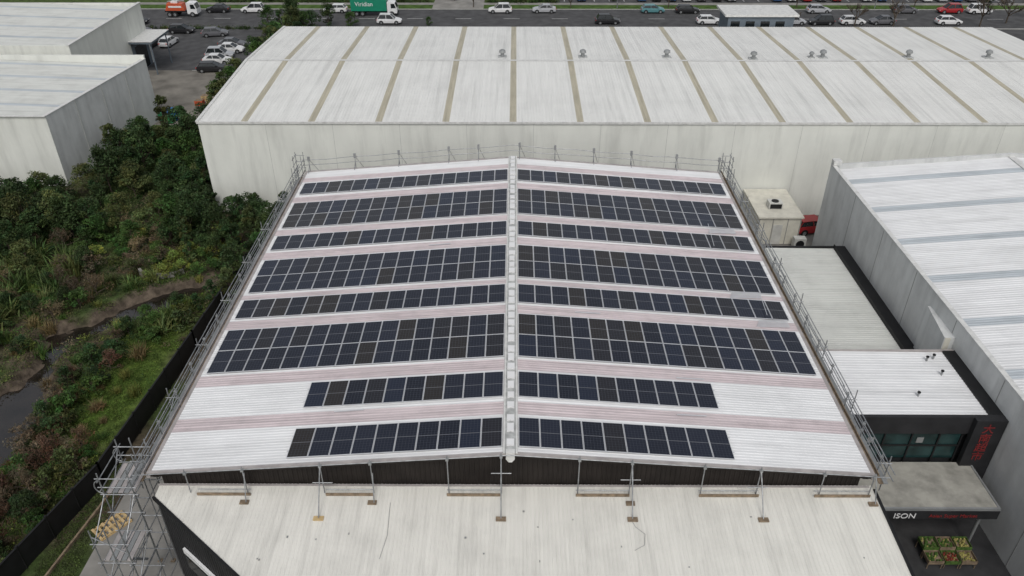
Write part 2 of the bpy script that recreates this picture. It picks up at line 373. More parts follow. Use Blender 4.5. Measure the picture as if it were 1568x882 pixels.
# ------------------------------------------------------------ scaffolding
sc=empty('roof_edge_scaffolding')
b=MB(); T=.03
fx=[-16.2,-13.3,-9.4,-6.9,-3.1,-.45,3.4,6.0,9.6,12.4,15.6,18.1]
YF=27.5
for x in fx: 
    b.beam((x,YF,gz(YF)+.03),(x,YF,rz(x)+.45),T,m_galv)
    b.box(x-.07,x+.07,YF-.08,YF+.08,rz(x)+.15,rz(x)+.27,m_vent)
for s in (-1,1):
    b.beam((0,YF+.04,rz(0)+.22),(s*18.9,YF+.04,rz(18.9)+.22),T*.9,m_galv)
for x in (-9.4,-.45,6.0,12.4):
    b.beam((x,25.95,gz(26)+.08),(x,YF-.05,rz(x)+.2),T,m_galv); b.beam((x-.5,YF-.05,rz(x)-.9),(x+.5,YF-.05,rz(x)-.9),T*.8,m_galv)
    b.box(x-.25,x+.25,25.8,26.05,gz(26)+.02,gz(26)+.09,m_woody if x<-5 else m_wood)
for x in (-13.3,-6.9,6.0,18.1):
    b.box(x-.22,x+.22,26.75,27.0,gz(27)+.02,gz(27)+.09,m_wood); b.beam((x+.1,26.85,gz(27)+.08),(x+.05,YF,9.0),T,m_galv)
for a,c in ((-15.8,-13.1),(-9.3,-6.9),(-3.2,-.5),(3.3,6.0),(9.5,12.5),(15.3,18.1)):
    b.box(a,c,27.3,27.35,gz(27.3)+.03,gz(27.3)+.2,m_wood)
    b.beam((a,YF,gz(27)+.3),(c,YF,gz(27)+.3),T*.7,m_galv)
b.obj('front_guard',sc)
for s in (-1,1):
    b=MB(); y=28.3; k=0
    while y<64.5:
        jx=R.uniform(-.03,.03)
        b.beam((s*18.62,y,0.03),(s*(18.62+jx),y,9.45+R.uniform(-.05,.2)),T,m_galv)
        if k%2==0: b.beam((s*19.15,y+.1,6.9),(s*(19.15+jx),y+.1,9.35+.1*(k%4)),T,m_galv); b.beam((s*18.5,y,8.95),(s*19.25,y,8.95),T*.8,m_galv)
        b.beam((s*18.5,y,7.85),(s*19.3,y,7.85),T*.8,m_galv)
        for zz in (8.95,9.4): b.box(min(s*18.55,s*18.69),max(s*18.55,s*18.69),y-.06,y+.06,zz-.06,zz+.06,m_vent)
        if k%3==1: b.beam((s*18.62,y,8.3),(s*18.62,y+2.4,9.35),T*.8,m_galv)
        y+=2.42; k+=1
    for (x,z) in ((18.62,8.95),(18.62,9.4),(19.15,8.9),(19.15,8.4)):
        yy=27.6
        while yy<64.3:
            y2=min(64.4,yy+6.1); b.beam((s*(x+R.uniform(-.02,.02)),yy,z+R.uniform(-.03,.03)),(s*(x+R.uniform(-.02,.02)),y2+.15,z+R.uniform(-.03,.03)),T*.95,m_galv); yy=y2
    for j in range(2): b.box(min(s*(18.7+j*.25),s*(18.92+j*.25)),max(s*(18.7+j*.25),s*(18.92+j*.25)),27.9,64.0,7.9,7.94,m_wood if j!=1 else m_vent)
    b.box(min(s*18.5,s*18.54),max(s*18.5,s*18.54),27.9,64,8.45,8.62,m_wood if s>0 else m_flash)
    b.obj('side_scaffold',sc)
b=MB()
YB=63.95
for x in (-18,-13.9,-10,-5.6,-3,.6,3.7,7.1,10.4,14.4,18.2):
    b.beam((x,YB,7),(x,YB,rz(x)+1.25),T*1.2,m_galv); b.beam((x,YB,rz(x)+1.1),(x+.5,65,rz(x)-.5),T*.7,m_galv)
    b.beam((x,YB,rz(x)+.5),(x,63.2,rz(x)+.1),T,m_galv); b.box(x-.1,x+.1,YB-.08,YB+.08,rz(x)+.9,rz(x)+1.3,m_vent)
for s in (-1,1):
    for dz in (.55,1.05): 
        for (a,c) in ((0,5.6),(5.6,10.2),(10.2,14.2),(14.2,18.6)):
            m_=(a+c)/2; sg_=R.uniform(.03,.1)
            b.beam((s*a,YB,rz(a)+dz),(s*m_,YB,rz(m_)+dz-sg_),T,m_galv);b.beam((s*m_,YB,rz(m_)+dz-sg_),(s*c,YB,rz(c)+dz),T,m_galv)
    for x in (18.6,19.3):
        for yy in (63.6,64.5): b.beam((s*x,yy,5),(s*x,yy,10.1),T,m_galv)
    for z in (8.6,9.2,9.8):
        b.beam((s*18.5,64.5,z),(s*19.4,64.5,z),T,m_galv); b.beam((s*19.3,63.3,z),(s*19.3,64.8,z),T,m_galv)
b.obj('rear_guard',sc)
b=MB()
TX=(-18.75,-19.5,-20.25); TY=(25.0,27.0,29.2)
for x in TX:
    for y in TY:
        if x==TX[1] and y==TY[1]: continue
        top=9.6 if x>-20 else 9.3
        if y<26 : top=7.4
        b.beam((x,y,.03),(x,y,top+R.uniform(0,.4)),T*1.1,m_galv)
        b.box(x-.12,x+.12,y-.12,y+.12,.006,.05,m_wood)
for z in (1.0,2.4,3.8,5.2,6.6,7.9,8.4,9.0):
    y0=TY[0] if z<7.3 else TY[1]
    for x in (TX[0],TX[2]): b.beam((x,y0-.2,z),(x,TY[2]+.3,z),T,m_galv)
    for y in TY:
        if y>=y0: b.beam((TX[2]-.2,y,z+.06),(TX[0]+.2,y,z+.06),T,m_galv)
for z in (1.0,3.8,6.6):
    for x in (TX[0],TX[2]): b.beam((x,TY[0],z),(x,TY[1],z+1.4),T,m_galv)
    b.beam((TX[2],TY[1],z),(TX[2],TY[2],z+2.4),T,m_galv)
    b.beam((TX[0],TY[0],z-.6),(TX[2],TY[0],z+.6),T,m_galv)
for (z,ya,yb) in ((7.95,27.1,29.1),(5.3,25.1,26.9)):
    for j in range(5): b.box(TX[2]+.08+j*.28,TX[2]+.32+j*.28,ya,yb,z,z+.04,m_vent if j%2 else m_flash)
for k in range(11):
    z=2.6+k*.25; y=27.2-k*.19
    b.box(-20.15,-19.55,y,y+.18,z,z+.03,m_vent)
b.beam((-20.15,27.3,2.6),(-20.15,25.1,5.4),T,m_galv); b.beam((-19.55,27.3,2.6),(-19.55,25.1,5.4),T,m_galv)
for yy in (27.0,29.2):
    for s0 in range(8):
        a0=math.pi*s0/8; a1=math.pi*(s0+1)/8
        b.beam((-20.25-.35*math.sin(a0),yy,8.5+.45*math.cos(a0)),(-20.25-.35*math.sin(a1),yy,8.5+.45*math.cos(a1)),T,m_galv)
b.obj('corner_tower',sc)
# ------------------------------------------------------------ far warehouse
fw=empty('large_white_warehouse')
FX0,FX1,FYf,FYr,FYb=-30.5,63.5,72.0,89.1,106.2
def fz(y): return 10+.75*(1-abs(y-FYr)/(FYr-FYf))
b=MB()
b.poly([(FX0,FYf,0),(FX1,FYf,0),(FX1,FYf,9.95),(FX0,FYf,9.95)],m_wallw)
b.poly([(FX1,FYb,0),(FX0,FYb,0),(FX0,FYb,9.95),(FX1,FYb,9.95)],m_wallw)
for x in (FX0,FX1): b.poly([(x,FYf,0),(x,FYb,0),(x,FYb,9.95),(x,FYr,10.65),(x,FYf,9.95)],m_wallw)
x=FX0+6.5
while x<FX1: b.box(x-.02,x+.02,FYf-.003,FYf,0,9.8,m_seamw); x+=6.5
b.box(FX0-.1,FX1+.1,FYf-.12,FYf-.004,9.82,10.03,m_ridge)
b.box(FX0-.12,FX0-.01,FYf,FYb,9.75,10.0,m_ridge)
b.obj('walls',fw)
b=MB()
strips=[]; k=-4
while k*6.5<FX1-1: strips.append(k*6.5); k+=1
x=FX0; sg=[]
for sx_ in strips:
    sg.append((x,sx_-.33,m_roofy)); sg.append((sx_-.33,sx_+.33,m_tan)); x=sx_+.33
sg.append((x,FX1,m_roofy))
for a,c,mt in sg:
    b.rib(lambda u,v,h:(v,u,fz(u)+h),a,c,.3,.02,lambda v:(FYf-.1,FYr),mt)
    b.rib(lambda u,v,h:(v,u,fz(u)+h),a,c,.3,.02,lambda v:(FYr,FYb+.1),mt)
b.obj('roof_sheeting',fw)
b=MB()
b.poly([(FX0,FYr-.25,10.775),(FX1,FYr-.25,10.775),(FX1,FYr,10.8),(FX0,FYr,10.8)],m_ridge)
b.poly([(FX0,FYr,10.8),(FX1,FYr,10.8),(FX1,FYr+.25,10.775),(FX0,FYr+.25,10.775)],m_ridge)
b.bar((FX0-.02,FYf-.1,10.04),(FX0-.02,FYr,10.80),.3,.12,m_ridge); b.bar((FX0-.02,FYr,10.80),(FX0-.02,FYb,10.04),.3,.12,m_ridge)
for x in (-1.3,8,17.7,27.5,34.4,35.7,45.6,54.8):
    y=90.6 if x!=27.5 else 89.8; z=fz(y); s=.75 if x==34.4 else 1
    b.beam((x,y,z),(x,y,z+.55*s),.22*s,m_vent,10); b.beam((x,y,z+.55*s),(x,y,z+.8*s),.40*s,m_vent,12,.34*s); b.beam((x,y,z+.8*s),(x,y,z+.92*s),.34*s,m_vent,12,.1)
    b.box(x-.5*s,x+.5*s,y-.5*s,y+.5*s,z+.01,z+.08,m_ridgeg)
b.obj('ridge_and_vents',fw)
off=empty('office_block'); b=MB()
m_slate=M('slate_blue_cladding',(.13,.16,.19),.6,var=.1)
b.box(28.6,37.4,107.2,112,0,11.1,m_slate); b.box(28.1,37.9,106.9,112.4,11.13,11.4,m_ridge)
for x in (29.6,31.6,33.6,35.6): b.box(x-.6,x+.6,107.17,107.2,9.6,10.5,m_glass)
b.obj('block',off)
# ------------------------------------------------------------ right warehouse
cw=empty('concrete_walled_warehouse'); b=MB()
CY0,CY1=6,64.4
def cz(x): return 8.55+1.25*(1-abs(x-44)/15.4)
b.box(28.4,28.65,CY0,CY1,0,9,m_conc)
for y0,y1 in ((CY1,CY1+.25),(CY0-.25,CY0)):
    b.prismY([(28.4,0),(59.6,0),(59.6,9.0),(44,10.1),(28.4,9.0)],y0,y1,m_conc)
b.box(59.35,59.6,CY0,CY1,0,9,m_conc)
y=CY1-5.9
while y>CY0: b.box(28.385,28.4,y-.025,y+.025,0,8.9,m_seam); y-=5.9
b.box(28.36,28.7,CY0-.25,CY1+.27,9.003,9.06,m_ridge)
b.prismY([(28.4,9.1),(29.1,9.1),(29.1,9.5),(28.4,9.5)],CY1-.3,CY1+.3,m_ridge)
b.obj('walls',cw)
b=MB(); sg=[];y=CY0
st=[61.8,56.6,51.4,46.2,41.0,35.8,30.6,25.4,20.2,15,9.8][::-1]
for c in st: sg.append((y,c-.42,m_roofw)); sg.append((c-.42,c+.42,m_blue)); y=c+.42
sg.append((y,CY1,m_roofw))
for a,c,mt in sg:
    b.rib(lambda u,v,h:(u,v,cz(u)+h),a,c,.25,.024,lambda v:(28.66,44),mt); b.rib(lambda u,v,h:(u,v,cz(u)+h),a,c,.25,.024,lambda v:(44,59.3),mt)
b.bar((44,CY0,9.84),(44,CY1,9.84),.6,.06,m_ridge)
b.box(28.66,28.95,CY0,CY1,8.45,8.62,m_vent)
b.obj('roof',cw)
# ------------------------------------------------------------ link roofs and shop
sh=empty('shop_building'); b=MB()
EZ=7.15; EF,EB=33.9,39.9
b.rib(lambda u,v,h:(u,v,4.25-.012*(u-18)+h),40.0,58.1,.25,.03,lambda v:(17.9,27.5),m_roofd)
b.rib(lambda u,v,h:(u,v,EZ+h-.012*(u-18)),EF,EB,.25,.025,lambda v:(18.6,27.65),m_roofw)
b.obj('roof_sheeting',sh)
b=MB()
b.box(17.9,28.39,40.0,58,0,4.05,m_wallw)
b.box(18.6,28.39,EF+.1,EB-.05,0,EZ-.2,m_char)
b.box(27.5,28.38,40.0,58.1,4.06,4.35,m_black); b.box(27.42,27.5,40.0,58.1,4.06,4.5,m_black)
b.box(27.6,28.39,EF,EB+.05,EZ-.18,EZ+.02,m_black)
b.box(18.6,28.3,EB,EB+.08,4.2,EZ+.06,m_flash); b.box(17.9,28.3,58.02,58.2,3.6,4.3,m_black)
b.box(18.6,28.39,EF-.25,EF-.02,EZ-1.25,EZ+.03,m_char)
b.prism([(27.7,40.3),(28.39,40.3),(28.39,43.9),(28.2,43.9)],4.4,7.9,m_conc)
b.box(27.75,28.1,40.26,40.3,4.4,7.9,m_cream)
for (x,y) in ((24.2,35.6),(26.5,37.6),(26.2,39.0),(26.7,39.2)):
    b.beam((x,y,EZ-.1),(x,y,EZ+.2),.06,m_vent,8); b.beam((x,y,EZ+.2),(x,y,EZ+.27),.10,m_black,8)
b.obj('walls_and_gutters',sh)
b=MB()
b.box(18.7,26.5,EF-.02,EF+.05,3.75,EZ-1.27,m_teal)
for x in (18.7,20.3,21.9,23.5,25.1,26.4): b.box(x,x+.09,EF-.1,EF-.02,0,EZ-1.27,m_black)
b.box(18.7,26.4,EF-.09,EF-.02,4.75,4.84,m_black)
b.box(18.7,26.5,EF-.02,EF+.05,.1,3.4,m_glass)
for x in (21.0,23.9): b.box(x,x+.4,EF-.06,EF-.03,5.0,5.4,m_vent)
b.box(26.6,28.36,EF-.6,EF-.26,0,EZ+.05,m_char)
b.obj('shopfront',sh)
b=MB()
CZ=3.65
b.box(19.6,27.3,30.1,33.6,CZ-.15,CZ,M('canopy_membrane',(.36,.35,.31),.8,var=.12,stain=.35,stainscale=.8))
b.box(19.5,27.4,29.98,30.1,CZ-.75,CZ+.06,m_vent)
b.box(27.3,27.4,30.1,33.6,CZ-.6,CZ+.06,m_vent); b.box(19.5,19.6,30.1,33.6,CZ-.6,CZ+.06,m_vent)
b.box(19.5,27.4,29.94,29.98,CZ-.75,CZ-.12,m_char)
for x in (20.2,26.9): b.beam((x,30.5,0),(x,30.5,CZ-.15),.08,m_vent,8)
b.obj('canopy',sh)
text('ISON',.55,(21.5,29.92,CZ-.66),(math.radians(90),0,0),m_white,sh)
text('Asian Super Market',.34,(23.5,29.92,CZ-.58),(math.radians(90),0,0),m_dred,sh)
text('大\n南\n超\n市',.72,(27.05,EF-.62,6.35),(math.radians(90),0,0),m_dred,sh)
ps=empty('produce_stand'); b=MB()
cols_=[M('produce_green',(.08,.15,.03),.6,var=.4,scale=8),M('produce_yellow',(.4,.36,.12),.6,var=.4,scale=8),M('produce_red',(.25,.05,.03),.6,var=.4,scale=8)]
for i,(x,y) in enumerate(((24.2,29.2),(25.15,29.2),(26.1,29.2),(24.2,30.0),(25.15,30.0),(26.1,30.0))):
    z=.5 if y<29.7 else .72
    b.box(x-.42,x+.42,y-.36,y+.36,z-.06,z,m_wood)
    mt=cols_[0] if i%2 else m_wood
    for (a1,a2,b1,b2) in ((-.44,.44,-.39,-.36),(-.44,.44,.36,.39),(-.44,-.42,-.36,.36),(.42,.44,-.36,.36)): b.box(x+a1,x+a2,y+b1,y+b2,z-.1,z+.16,mt)
    for lx in (-.4,.4):
        for ly in (-.34,.34): b.box(x+lx-.02,x+lx+.02,y+ly-.02,y+ly+.02,0,z-.06,m_wood)
    for k in range(34):
        px=x+R.uniform(-.36,.36); py=y+R.uniform(-.3,.3); b.beam((px,py,z),(px,py,z+R.uniform(.1,.18)),.07,cols_[(0,2,1,0,0,1)[i] if k%4 else R.randrange(2)],6,.035)
b.obj('crates',ps)
pr=empty('plant_room'); b=MB()
b.box(23.4,27.4,65.8,71.6,.1,2.9,m_cream); b.box(23.25,27.55,65.65,71.75,2.9,3.05,m_cream)
for x in (23.4,24.7,26.1,27.3): b.box(x,x+.06,65.76,65.8,.1,2.85,m_seam)
b.box(24.8,25.7,65.75,65.79,.1,2.2,m_ac)
b.box(24.6,25.9,67.3,68.3,3.06,3.7,m_ac); b.box(24.7,25.8,67.27,67.3,3.15,3.6,m_black)
b.beam((25.25,67.8,3.7),(25.25,67.8,3.75),.35,m_black,14)
b.box(26.7,27.8,64.6,65.3,.1,1.3,m_ac); b.beam((27.25,64.6,.75),(27.25,64.57,.75),.4,m_black,14)
b.obj('plant_room_body',pr)
# ------------------------------------------------------------ left buildings
lb=empty('white_industrial_building'); b=MB()
b.prism([(-110,78.8),(-49.4,78.8),(-46.8,98.3),(-110,98.3)],0,7.2,m_wallw)
def wallseg(b,p,q,z0,z1,t,mat): b.bar((p[0],p[1],(z0+z1)/2),(q[0],q[1],(z0+z1)/2),t,z1-z0,mat)
wallseg(b,(-49.3,78.6),(-46.7,98.5),0,8,.3,m_conc); wallseg(b,(-110,78.65),(-49.15,78.65),0,8.02,.3,m_wallw); wallseg(b,(-110,98.45),(-46.6,98.45),0,8.5,.3,m_wallw)
for k in range(1,4):
    t=k/4; x=-49.12+2.6*t; y=78.6+19.9*t; b.box(x-.01,x+.03,y-.03,y+.03,0,7.9,m_seamw)
b.bar((-49.3,78.6,8.04),(-46.7,98.5,8.04),.4,.07,m_ridge)
b.bar((-58,78.45,8.06),(-49.1,78.45,8.06),.3,.08,m_ridge)
b.obj('walls',lb)
b=MB(); y=79
while y<98:
    y2=min(98.2,y+3.9); b.rib(lambda u,v,h:(u,v,7.35+.035*(-48-u)+h),y,y2,.3,.02,lambda v:(-49.1+ (v-79)*.12,-75),m_roofd); 
    if y2<98: b.rib(lambda u,v,h:(u,v,7.35+.035*(-48-u)+h),y2,min(98.2,y2+.7),.3,.02,lambda v:(-49.1+(v-79)*.12,-75),m_blue)
    y=y2+.7
b.obj('roof',lb)
la=empty('white_factory_building'); b=MB()
b.box(-115,-57.2,101,123,0,8.4,m_wallw)
b.box(-57.2,-57,100.9,123.1,0,9,m_wallw); b.box(-115,-57,100.7,100.9,0,9.02,m_wallw); b.box(-115,-57,123.1,123.3,0,9.02,m_wallw)
b.box(-57.35,-56.9,100.6,123.4,9.03,9.12,m_ridge)
b.box(-56.98,-56.95,117,122.8,0,4.6,m_slate); b.box(-56.94,-56.92,118,121.8,.1,3.8,m_glass)
b.box(-57,-53.6,116.5,123.2,4.7,5.0,m_slate); b.box(-57,-53.5,116.4,123.3,5.003,5.06,m_ridge); b.beam((-54,117,0),(-54,117,4.7),.1,m_slate); b.beam((-54,122.8,0),(-54,122.8,4.7),.1,m_slate)
b.obj('walls',la)
b=MB(); y=101.1
while y<123:
    y2=min(123,y+4.2); b.rib(lambda u,v,h:(u,v,8.5+.03*(-57-u)+h),y,y2,.35,.02,lambda v:(-57.4,-85),m_roofd)
    if y2<122: b.rib(lambda u,v,h:(u,v,8.5+.03*(-57-u)+h),y2,y2+.8,.35,.02,lambda v:(-57.4,-85),m_blue)
    y=y2+.8
b.obj('roof',la)
# ------------------------------------------------------------ fence, edging, pallet, bins
FP=[(-30.5,20),(-28.2,26.5),(-26.0,35),(-24.9,49),(-23.4,70)]
b=MB()
for p,q in zip(FP,FP[1:]):
    d=math.dist(p,q); n=int(d/2.4)+1
    wallseg(b,p,q,.1,1.8,.06,m_black)
    for k in range(n+1):
        t=k/n; x=p[0]+(q[0]-p[0])*t; y=p[1]+(q[1]-p[1])*t; b.box(x-.06,x+.06,y-.06,y+.06,0,1.95,m_black)
    b.bar((*p,1.83),(*q,1.83),.12,.06,m_black)
b.obj('boundary_fence')
b=MB(); b.bar((-26.4,27,.12),(-24.95,36,.12),.12,.22,m_wood); b.obj('timber_edging')
b=MB()
for k in range(7): b.box(-.95+k*.3,-.80+k*.3,-.6,.6,.13,.16,m_woody)
for yy in (-.55,-.05,.45): b.box(-.95,1.0,yy,yy+.1,.03,.13,m_woody)
for k in range(3): b.box(-.95,1.0,-.58+k*.5,-.45+k*.5,0,.028,m_woody)
b.obj('timber_pallet',loc=(-24.1,31.6,.01),rz=.9)
b=MB()
for k in range(10):
    a0=math.radians(200+k*14); a1=math.radians(214+k*14)
    b.bar((-31.8+2.1*math.cos(a0),60.6+1.4*math.sin(a0),.1),(-31.8+2.1*math.cos(a1),60.6+1.4*math.sin(a1),.1),.25,1.2,m_cyard)
b.obj('culvert_headwall')
def bin_(x,y,mat):
    b=MB(); 
    b.prismY([(-.27,.08),(.27,.08),(.33,1.0),(-.33,1.0)],-.3,.3,mat); b.box(-.36,.36,-.36,.38,1.0,1.07,mat)
    b.beam((-.35,.33,.1),(.35,.33,.1),.1,m_tyre,8); b.beam((-.3,.42,.95),(.3,.42,.95),.03,m_black)
    b.obj('wheelie_bin',loc=(x,y,.005))
m_bb=M('bin_blue',(.02,.12,.3),.5); m_bg=M('bin_green',(.02,.2,.08),.5)
for x,y,mt in ((-46.2,98.2,m_bg),(-45.3,98.4,m_bb),(-44.4,98.1,m_bb),(-43.6,98.5,m_bg),(-45.6,99.8,m_bb),(-44.6,97.1,m_bg)): bin_(x,y,mt)
def crate(x,y,mat):
    b=MB()
    for k in range(4): b.box(-.55,.55,-.5,.5,.02+k*.17,.14+k*.17,mat)
    b.box(-.5,.5,-.45,.45,0,.7,m_wood); b.obj('crate_stack',loc=(x,y,.005))
for x,y in ((-43.2,104),(-43.0,106),(-41.8,104.6)): crate(x,y,m_orange if x<-43.1 else m_woody)
# ------------------------------------------------------------ vehicles
def carmesh(paint,kind):
    b=MB()
    hi=1.45 if kind!='suv' else 1.68
    st=[(-2.2,.38,.72,.70),(-2.12,.27,.92,.80),(-1.7,.22,1.0,.86),(-.8,.2,.99,.89),(.3,.2,.97,.89),(1.05,.2,.95,.88),(1.7,.24,.84,.84),(2.08,.3,.72,.76),(2.2,.38,.6,.66)]
    secs=[]
    for x,zb,zt,hw in st:
        zm=(zb+zt)/2
        secs.append([(x,-hw*.9,zb),(x,-hw,zb+.1),(x,-hw,zm+.08),(x,-hw*.93,zt),(x,hw*.93,zt),(x,hw,zm+.08),(x,hw,zb+.1),(x,hw*.9,zb)])
    for s0,s1 in zip(secs,secs[1:]):
        for k in range(8):
            k2=(k+1)%8; b.poly([s0[k],s0[k2],s1[k2],s1[k]],paint)
    b.poly(secs[0],paint); b.poly(secs[-1][::-1],paint)
    rb=-1.95 if kind!='sedan' else -1.6; rt=-1.55 if kind!='sedan' else -1.0
    base=[(rb,-.8,.97),(1.1,-.8,.94),(1.1,.8,.94),(rb,.8,.97)]
    top=[(rt,-.62,hi-.04),(.25,-.62,hi),(.25,.62,hi),(rt,.62,hi-.04)]
    b.poly([base[0],base[1],top[1],top[0]],m_glass); b.poly([base[2],base[3],top[3],top[2]],m_glass)
    b.poly([base[1],base[2],top[2],top[1]],m_glass); b.poly([base[3],base[0],top[0],top[3]],m_glass)
    b.box(rt-.05,.3,-.64,.64,hi-.03,hi+.03,paint)
    for s in (-1,1):
        for (xa,xb_) in ((rb,rt),(1.1,.25),(-.45,-.5)):
            b.bar((xa,s*.805,.96),(xb_,s*.63,hi-.01),.07,.05,paint)
    for x in (-1.35,1.35):
        for s in (-1,1):
            b.beam((x,s*.70,.33),(x,s*.895,.33),.38,m_black,16); b.beam((x,s*.72,.32),(x,s*.91,.32),.31,m_tyre,16); b.beam((x,s*.91,.32),(x,s*.92,.32),.19,m_galv,10)
    for s in (-1,1):
        b.box(2.02,2.17,min(s*.45,s*.72),max(s*.45,s*.72),.56,.68,m_white); b.box(-2.2,-2.1,min(s*.5,s*.78),max(s*.5,s*.78),.7,.86,m_red)
        b.box(.75,.9,min(s*.86,s*1.0),max(s*.86,s*1.0),.95,1.08,paint)
    b.box(2.16,2.21,-.35,.35,.4,.52,m_black)
    return b
paints={n:M('car_paint_'+n,c,.3,.1,var=.03) for n,c in dict(white=(.72,.72,.72),silver=(.42,.43,.45),grey=(.12,.12,.13),black=(.02,.02,.022),red=(.35,.02,.025),blue=(.04,.09,.2),teal=(.1,.25,.27)).items()}
cache={}
def car(x,y,rz_,color,kind='hatch',s=1.0):
    key=(color,kind)
    if key not in cache:
        o=carmesh(paints[color],kind).obj('parked_car'); cache[key]=o.data
    else:
        o=bpy.data.objects.new('parked_car',cache[key]); COL.objects.link(o)
    o.location=(x,y,.012); o.rotation_euler=(0,0,rz_); o.scale=(s,s,s)
K=['hatch','sedan','suv']
for x,c in ((-49.9,'white'),(-56.7,'black'),(-34.2,'white'),(-2.7,'white'),(5.7,'silver'),(26.4,'teal'),(33,'black'),(58,'silver'),(74.5,'grey'),(83,'red'),(88.5,'white')):
    car(x,154.3+R.uniform(-.2,.2),0 if R.random()<.5 else math.pi,c,R.choice(K),1.02)
for x,c in ((-22.8,'white'),(17,'black'),(35.5,'white'),(50.7,'silver'),(55.8,'black'),(61.5,'white'),(67,'grey'),(79,'white')):
    car(x,146.2+R.uniform(-.2,.2),0 if R.random()<.5 else math.pi,c,R.choice(K),1.02)
for x in range(12,100,3):
    if R.random()<.6: car(x+1.5,164.5,math.pi/2*(1 if R.random()<.5 else -1)+R.uniform(-.03,.03),R.choice(['white','silver','grey','black','white','red','blue']),R.choice(K))
for x,y,r,c in ((-69,146,0,'black'),(-66.5,131,1.57,'red'),(-63.5,134,1.57,'silver'),(-60.8,131,1.57,'black'),(-58,132.5,1.5,'white'),(-66,139.5,0,'grey'),(-58.5,140,0,'black'),(-52,138,.2,'grey'),(-46.6,122.5,0,'white'),(-47.2,125.5,.05,'silver'),(-46.4,128.5,0,'white'),(-47,131.5,0,'grey'),(-61,127.5,1.57,'white'),(-46.2,118.6,.1,'black')):
    car(x,y,r,c,R.choice(K))
car(29.8,68.6,.2,'red','hatch')
def truck(name,x,y,rz_,L,H,boxm,cabm,label=None):
    e=empty(name,(x,y,.012),rz_); b=MB()
    b.box(-L/2,L/2-1.9,-1.15,1.15,1.0,H,boxm); b.box(-L/2-.02,L/2-1.88,-1.17,1.17,H,H+.06,m_white)
    b.box(-L/2,L/2-.1,-.5,.5,.65,.95,m_black)
    X=L/2
    b.prismY([(X-1.8,.6),(X,.6),(X,1.5),(X-.35,2.4),(X-.7,2.55),(X-1.8,2.55)],-1.08,1.08,cabm)
    b.poly([(X+.012,-.95,1.5),(X+.012,.95,1.5),(X-.33,.9,2.38),(X-.33,-.9,2.38)],m_glass)
    for s in (-1,1): 
        b.poly([(X-1.1,s*1.09,1.5),(X-.15,s*1.09,1.5),(X-.42,s*1.09,2.3),(X-1.1,s*1.09,2.3)],m_glass)
        b.box(X-.1,X+.03,min(s*.7,s*1.0),max(s*.7,s*1.0),.8,1.0,m_white)
        for xx in (-L/2+1.0,-L/2+2.1,X-1.0): b.beam((xx,s*.8,.48),(xx,s*1.14,.48),.48,m_tyre,16); b.beam((xx,s*1.14,.48),(xx,s*1.16,.48),.25,m_galv,12)
    b.box(X-.1,X+.08,-1.05,1.05,.45,.75,m_black)
    b.obj('truck_body',e)
    if label: text(label,1.1,(-L/2+.8,-1.18,1.9),(math.radians(90),0,0),m_white,e)
truck('box_truck',-26.3,152.3,0,8.6,3.7,m_green,m_white,'Viridian')
def traytruck(x,y):
    e=empty('utility_truck',(x,y,.012),0); b=MB()
    b.box(-3,1.1,-1.1,1.1,.95,1.15,m_black)
    b.prismY([(-2.9,1.16),(.7,1.16),(.3,2.3),(-2.4,2.5)],-.95,.95,m_orange); b.box(-2.2,.2,-1.0,1.0,1.7,2.0,m_white)
    b.beam((-2.6,0,2.6),(.6,0,2.75),.12,m_vent,8); b.box(-1.8,-.6,-.5,.5,2.4,2.75,m_white)
    b.prismY([(1.2,.6),(3,.6),(3,1.5),(2.65,2.4),(2.3,2.55),(1.2,2.55)],-1.08,1.08,m_white)
    b.poly([(3.012,-.95,1.5),(3.012,.95,1.5),(2.67,.9,2.38),(2.67,-.9,2.38)],m_glass)
    for s in (-1,1):
        b.poly([(1.9,s*1.09,1.5),(2.85,s*1.09,1.5),(2.58,s*1.09,2.3),(1.9,s*1.09,2.3)],m_glass)
        for xx in (-2.2,-1.2,2.1): b.beam((xx,s*.8,.48),(xx,s*1.14,.48),.48,m_tyre,16); b.beam((xx,s*1.14,.48),(xx,s*1.16,.48),.25,m_galv,12)
    b.obj('truck_body',e)
traytruck(-62.3,151.6)
